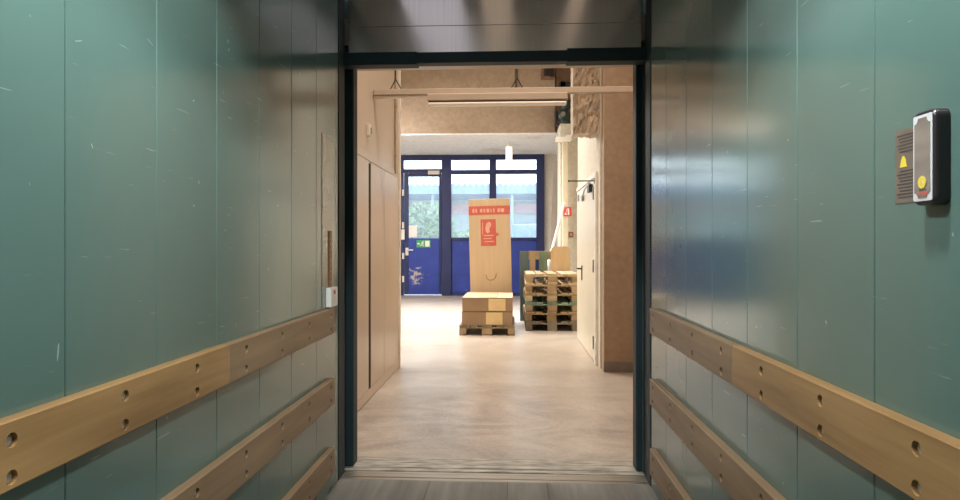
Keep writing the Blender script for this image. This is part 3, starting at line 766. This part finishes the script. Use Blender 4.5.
# carton with flaps, tape and labels
def carton(name, label, x0, x1, y0, y1, z0, z1, mat, group=None):
    root = thing(name, label, 'carton', ((x0+x1)/2, (y0+y1)/2, z0), group)
    MB().box(x0, x1, y0, y1, z0, z1, .006, 2).build('body', mat, root)
    return root
bx0, bx1 = at(462, 0, 9.24).x, at(512.5, 0, 9.24).x
zb = .144
for k, (lab, l0, l1) in enumerate((('lower flat brown carton on the weathered pallet with yellow label', 486, 502.5), ('upper flat brown carton with yellow label lying on the other carton', 488.5, 505.5))):
    z0, z1 = zb+.001+k*.199, zb+.198+k*.199
    dx = .006*(k-.5)
    cmat = 'carton_dark'
    cr = carton('carton', lab, bx0+dx, bx1+dx, 9.24, 10.38, z0, z1, cmat, 'flat cartons on the low pallet')
    la, lb = at(l0, 0, 9.238).x, at(l1, 0, 9.238).x
    lab_ = box('paper_label', 'tape', (la, lb, 9.2375, 9.2405, z0+.012, z1-.012), cr)
    for q in range(4):
        box('print_line', 'pale_print', (la+.02, lb-.03-.03*(q % 2), 9.2368, 9.2376, z0+.04+.032*q, z0+.045+.032*q), lab_)
    if k == 1:
        box('lid', 'carton', (bx0+dx+.001, bx1+dx-.001, 9.241, 10.379, z1-.001, z1+.002), cr)
        box('parcel_tape', 'tape_clear', (bx0+dx+.24, bx1+dx-.22, 9.243, 10.377, z1+.002, z1+.0035), cr)
        box('parcel_tape', 'tape', (la+.03, lb+.10, 9.243, 10.2, z1+.0021, z1+.0033), cr)
    box('carton_seam', 'ink', (bx0+dx+.004, bx1+dx-.004, 9.2385, 9.2402, z1-.006, z1-.003), cr)
# tall carton
YT = 10.56
c0, c1 = at(471.3, 0, YT).x, at(512.8, 0, YT).x
ztop = at(490, 199.3, YT).z
LEAN = math.radians(-1.4)
tc = carton('tall_carton', 'tall upright carton with red band and red pictogram behind the low pallet', c0, c1, YT, YT+.34, 0, ztop, 'carton_tall')
A = lambda px, py: at(px+(300-py)*.0245, py, YT)
def onface(name, mat, px0, px1, py0, py1, parent, d=.002, d0=0):
    p, q = A(px0, py0), A(px1, py1)
    return box(name, mat, (max(p.x, c0+.002), min(q.x, c1-.002), YT-d-d0, YT-d0+.0005, q.z, p.z), parent)
band = onface('red_band', 'red_print', 468, 512, 206.5, 215.2, tc)
for px, w in ((473, 2), (476, 1.6), (480.5, 2.6), (484, 1.8), (487, 3), (491, 1.2), (493.5, 1.8), (498, 2.5), (501.2, 3.4)):
    onface('band_lettering', 'pale_print', px, px+w, 209.2, 212.8, band, .001, .002)
sq = onface('red_pictogram', 'red_print', 481, 497, 219.8, 246.4, tc)
p = A(489, 233)
gl_ = MB()
k_ = YT/640
def P2(u, v): return (p.x+u*k_, p.z+v*k_)
gl_.prism([P2(-3, 4), P2(-2, 9), P2(1, 11), P2(3, 9), P2(2.5, 6), P2(1, 4), P2(1.5, 1), P2(-1, -1), P2(-2.5, 1)], lambda u, v: (u, YT-.002, v), lambda u, v: (u, YT-.0032, v))
for v, u0, u1 in ((-3, -5, 5), (-6, -5, 3), (-9, -4, 5)): gl_.box(p.x+u0*k_, p.x+u1*k_, YT-.0032, YT-.002, p.z+(v-.5)*k_, p.z+(v+.5)*k_)
gl_.box(p.x-6*k_, p.x-5.4*k_, YT-.0032, YT-.002, p.z-2*k_, p.z+10*k_)
gl_.build('glyph', 'pale_print', sq)
q = A(499, 235)
MB().prism([(q.x+1.2*k_, q.z), (q.x-2.2*k_, q.z+2*k_), (q.x-2.2*k_, q.z-2*k_)], lambda u, v: (u, YT-.003, v), lambda u, v: (u, YT+.0002, v)).build('arrow_mark', 'red_print', tc)
for px in (477.5, 483.5, 494.5, 506):
    p0, p1 = A(px, 249), A(px, 300)
    MB().box(p0.x-.003, p0.x+.003, YT-.0012, YT+.0005, .3, p0.z).build('fold_line', 'carton', tc)
hp = [A(486.5, 275), A(487.5, 279), A(490.5, 280.6), A(494.5, 280), A(496.5, 277), A(496.8, 274)]
MB().tube([(v.x, YT-.001, v.z) for v in hp], .006, 8).build('hand_hole_mark', 'carton_dark', tc)
MB().box(c0+.02, c1-.02, YT+.16, YT+.18, ztop, ztop+.0015).build('parcel_tape', 'tape_clear', tc)

tc.rotation_euler.y = LEAN; tc.location.z = .009
# stack of six pallets
sx = (at(527, 0, 9.74).x+at(577.5, 0, 9.74).x)/2
desc = ['lowest pallet of the stack, dark and weathered', 'second pallet from the bottom of the stack, reddish blocks', 'third pallet from the bottom of the stack, green stained deck',
        'fourth pallet from the bottom of the stack, plain pine', 'fifth pallet of the stack, just under the topmost one', 'topmost pallet of the stack with pale deck boards']
ms = [('pal_dark', 'pal_dark', 'pal_dark', 'pal_dark'), ('pal', 'pal_x', 'pal_block', 'pal_dark'), ('pal_green', 'pal_green', 'pal_block', 'pal_dark'),
      ('pal', 'pal_x', 'pal_x', 'pal_green'), ('pal', 'pal_x', 'pal_block', 'pal'), ('pal', 'pal_x', 'pal_x', 'pal')]
offs = [(.0, .0, 0), (-.012, .02, .01), (.008, -.01, -.008), (-.006, .015, .012), (.0, .0, -.006), (.004, .01, .006)]
for k in range(6):
    dx, dy, rz = offs[k]
    pallet((sx+dx, 9.74+.6+dy, .1445*k), desc[k], 'pallets in the stack by the white door', ms[k], rz, 0, 20+k)
# upright pallet leaning behind the stack
up = pallet((at(520, 0, 11.12).x+.4, 11.17, .6), 'upright pallet with green and tan boards standing behind the stack', None, ('pal', 'pal_x', 'pal_block', 'pal_teal'), 0, 0, 40,
            {0: 'pal_teal', 1: 'pal', 2: 'pal_green', 3: 'pal', 4: 'pal_green'})
up.rotation_euler = (PI/2, 0, 0); up.location.z = .602
# plywood sheet with rounded corners
a, b = at(551, 246.5, 10.99), at(570, 246.5, 10.99)
hh = a.z; ww = b.x-a.x
pl = rounded(ww, hh, .07)
sh_ = MB().prism(pl, lambda u, v: ((a.x+b.x)/2+u, 10.985, hh/2+v), lambda u, v: ((a.x+b.x)/2+u, 11.005, hh/2+v)).build('plywood_sheet', 'ply')
tag(sh_, 'tan plywood sheet with rounded corners between stack and white pier', 'sheet')
# things leaning at the back wall
def lean(name, mat, p0, p1, w, th, label, cat):
    p0, p1 = Vector(p0), Vector(p1); d = p1-p0
    o = MB().box(-w/2, w/2, -th/2, th/2, 0, d.length, .004).build(name, mat, origin=(0, 0, 0))
    o.location = p0; o.rotation_mode = 'QUATERNION'; o.rotation_quaternion = d.to_track_quat('Z', 'Y')
    return tag(o, label, cat)
a = at(558, 160, 13.9); b = at(551, 270, 13.5)
lean('leaning_plank', 'plank', (b.x, 13.6, .01), (a.x-.02, 14.2, a.z), .11, .03, 'grey plank leaning upright in the corner beside the blue window frame', 'plank')
a, b = at(564, 204, 12.2), at(552.5, 248, 12.0)
d = (a-b)
foot = b - d*((b.z-.02)/d.z)
tb = thing('leaning_tube', 'white plastic tube leaning against the pier behind the upright pallet', 'tube', foot)
MB().cyl(foot, a, .027, 14).build('tube', 'white_plastic', tb)
MB().cyl(a-d.normalized()*.03, a+d.normalized()*.03, .033, 14).build('end_cap', 'white_trim', tb)
# fire sign and little box on the pier
a, b = at(563.5, 207, 12.29), at(571.5, 216.3, 12.29)
fs = box('fire_sign', 'red_sign', (a.x, b.x, 12.285, 12.299, b.z, a.z), None, .002)
tag(fs, 'small red fire equipment sign fixed to the cream downpipe', 'sign')
w_, h_ = b.x-a.x, a.z-b.z
mb = MB().box(a.x+w_*.52, a.x+w_*.72, 12.282, 12.286, b.z+h_*.15, b.z+h_*.7).cyl((a.x+w_*.62, 12.284, b.z+h_*.7), (a.x+w_*.62, 12.284, b.z+h_*.85), .008, 8)
mb.tube([(a.x+w_*.62, 12.284, b.z+h_*.85), (a.x+w_*.42, 12.284, b.z+h_*.75), (a.x+w_*.36, 12.284, b.z+h_*.5)], .006, 6)
mb.prism([(.12, .15), (.2, .42), (.26, .3), (.32, .46), (.4, .15)], lambda u, v: (a.x+w_*u, 12.286, b.z+h_*v), lambda u, v: (a.x+w_*u, 12.282, b.z+h_*v))
mb.build('pictogram', 'white_sign', fs)
p = at(571, 234.5, 12.48)
cb = thing('alarm_button', 'small brown call point on the white pier under the red sign', 'call point', (p.x, 12.49, p.z-.05))
box('case', 'redbrown', (p.x-.045, p.x+.045, 12.45, 12.499, p.z-.05, p.z+.05), cb, .005)
box('face', 'pale_print', (p.x-.025, p.x+.025, 12.446, 12.452, p.z-.025, p.z+.025), cb)

# ------------------------------------------------------------------ outside
struct('ground', 'asphalt', (-30, 30, YB+.1, 70, -.1, -.02), 'pale paving outside the windows', 'ground')
YO = 24.0
sb = thing('market_hall', 'pale building with blue corrugated canopy across the street outside', 'building', (-2, YO+2, -.02))
zt, zb_ = at(480, 183.5, YO).z, at(480, 194, YO).z
n = 90; x0, x1 = -11, 9
cm = MB(); vs = []; fs = []
for i in range(n*4+1):
    x = x0+(x1-x0)*i/(n*4)
    h = .10*(0 if i % 4 in (0,) else 1 if i % 4 == 2 else .55)
    vs += [(x, YO, zt-.08+h), (x, YO-.35+.25, zb_), (x, YO+1.6, zt-.08+h), (x, YO+1.6, zt-.5)]
for i in range(n*4):
    a = i*4; b = a+4
    fs += [(a, b, b+1, a+1), (a, a+2, b+2, b), (a+1, b+1, b+3, a+3), (a+2, a+3, b+3, b+2)]
cm.add(vs, fs); cm.build('canopy', 'canopy', sb)
box('wall', 'shop', (-11, 9, YO+1.6, YO+5, -.02, zt-.3), sb)
box('sign_band', 'pink', (-11, 9, YO+1.45, YO+1.6, at(0, 215, YO+1.5).z, at(0, 205, YO+1.5).z), sb)
for x in (-9, -6, -3, 0, 3, 6):
    MB().cyl((x, YO+.1, -.02), (x, YO+.1, zb_), .06).build('post', 'container', sb)
p0, p1 = at(512, 224, 21.5), at(540, 246, 21.5)
ct = thing('skip_container', 'blue grey metal container standing outside the right window bay', 'container', ((p0.x+p1.x)/2, 22.2, -.02))
MB().box(p0.x, p1.x+.6, 21.5, 23, .1, p0.z, .03).build('body', 'container', ct)
for k in range(7): box('rib', 'container', (p0.x+.1+k*.2, p0.x+.16+k*.2, 21.46, 21.5, .12, p0.z-.06), ct)
for x in (p0.x+.15, p1.x+.45): box('foot', 'black_metal', (x-.08, x+.08, 21.6, 22.9, -.02, .1), ct)
# leafy shrub outside the door
def shrub(name, label, cx, cy, h, r, n, seed):
    rr = random.Random(seed)
    root = thing(name, label, 'shrub', (cx, cy, -.02))
    st_ = MB()
    for k in range(7):
        a = rr.uniform(0, 2*PI)
        st_.cyl((cx+rr.uniform(-.1, .1), cy+rr.uniform(-.1, .1), -.02), (cx+math.cos(a)*r*.6, cy+math.sin(a)*r*.5, h*rr.uniform(.6, .85)), .025, 6, .008)
    st_.build('stems', 'bark', root)
    mb = MB()
    for k in range(n):
        a = rr.uniform(0, 2*PI); e = rr.uniform(-1, 1); q = rr.random()**.4
        c = Vector((cx+r*q*math.cos(a)*math.sqrt(1-e*e), cy+.7*r*q*math.sin(a)*math.sqrt(1-e*e), h*.58+h*.42*q*e))
        s_ = rr.uniform(.05, .11)
        u = Vector((rr.uniform(-1, 1), rr.uniform(-1, 1), rr.uniform(-1, 1))).normalized(); v = u.orthogonal().normalized()
        mb.add([c-u*s_, c+v*s_*.45, c+u*s_, c-v*s_*.45], [(0, 1, 2, 3)])
    mb.build('foliage', 'leaf', root)
shrub('shrub', 'leafy shrub seen through the glass of the blue door', at(426, 0, 20.2).x, 20.2, 2.75, 1.0, 2600, 1)
shrub('shrub', 'low leafy shrub outside the middle window bay', at(468, 0, 22.6).x, 22.6, 1.9, .7, 1300, 2)

# ------------------------------------------------------------------ light
w = bpy.data.worlds.new('sky'); sc.world = w; w.use_nodes = True
bg = w.node_tree.nodes['Background']; bg.inputs[0].default_value = (.86, .94, 1.0, 1); bg.inputs[1].default_value = 5.0
def area(name, loc, sx_, sy_, power, col, rot=(0, 0, 0), spread=PI, portal=False):
    d = bpy.data.lights.new(name, 'AREA'); d.shape = 'RECTANGLE'; d.size = sx_; d.size_y = sy_; d.energy = power; d.color = col; d.spread = spread
    d.cycles.is_portal = portal
    o = bpy.data.objects.new(name, d); C.objects.link(o); o.location = loc; o.rotation_euler = rot; return o
area('portal', (-2.6, YB+.12, 2.6), 7.1, 2.3, 1, (1, 1, 1), (-PI/2, 0, 0), PI, True)
area('hall_lamp_near', (.05, 4.45, 5.1), 1.2, .4, 62, (1.0, .88, .76), (0, 0, 0), math.radians(125))
area('hall_fill_middle', (-.5, 8.7, 5.15), 1.4, .5, 80, (1.0, .93, .84), (0, 0, 0), math.radians(110))  # unseen overhead fill added to brighten the floor
area('hall_fill_far', (-.8, 11.7, 5.15), 1.6, .6, 150, (1.0, .97, .94), (0, 0, 0), math.radians(85))  # unseen fill added to whiten the far floor
area('hall_fill_left', (-3.9, 9.2, 4.0), 1.5, .5, 150, (1.0, .91, .78), (0, -.5, 0))  # fill added out of view, lights the stack and right wall
area('hall_fill_side', (-4.2, 12.6, 3.9), 1.5, .5, 230, (1.0, .95, .88), (0, -.45, 0))  # added fill hidden behind the passage wall, lifts the blue panels
def spot(name, loc, power, col, ang, blend, soft):
    d = bpy.data.lights.new(name, 'SPOT'); d.energy = power; d.color = col; d.spot_size = ang; d.spot_blend = blend; d.shadow_soft_size = soft
    o = bpy.data.objects.new(name, d); C.objects.link(o); o.location = loc; return o
spot('lift_lamp', (-.55, 1.1, 2.66), 108, (.95, 1.0, .99), math.radians(128), .2, .07)
spot('lift_lamp', (.36, 1.1, 2.66), 108, (.95, 1.0, .99), math.radians(128), .2, .07)

# ------------------------------------------------------------------ camera
cd_ = bpy.data.cameras.new('camera'); cam = bpy.data.objects.new('camera', cd_); C.objects.link(cam)
cd_.sensor_width = 36; cd_.lens = F/960*36; cd_.shift_y = 4/960*-1
cam.location = (0, 0, EYE); cam.rotation_euler = (PI/2, 0, YAW); cd_.clip_start = .05
sc.camera = cam
sc.view_settings.view_transform = 'Standard'; sc.view_settings.look = 'None'
sc.view_settings.exposure = 0; sc.view_settings.gamma = 1; sc.view_settings.use_curve_mapping = False
sc.cycles.use_denoising = True
sc.cycles.max_bounces = 10; sc.cycles.diffuse_bounces = 6; sc.cycles.glossy_bounces = 5; sc.cycles.transparent_max_bounces = 8
sc.cycles.sample_clamp_indirect = 6
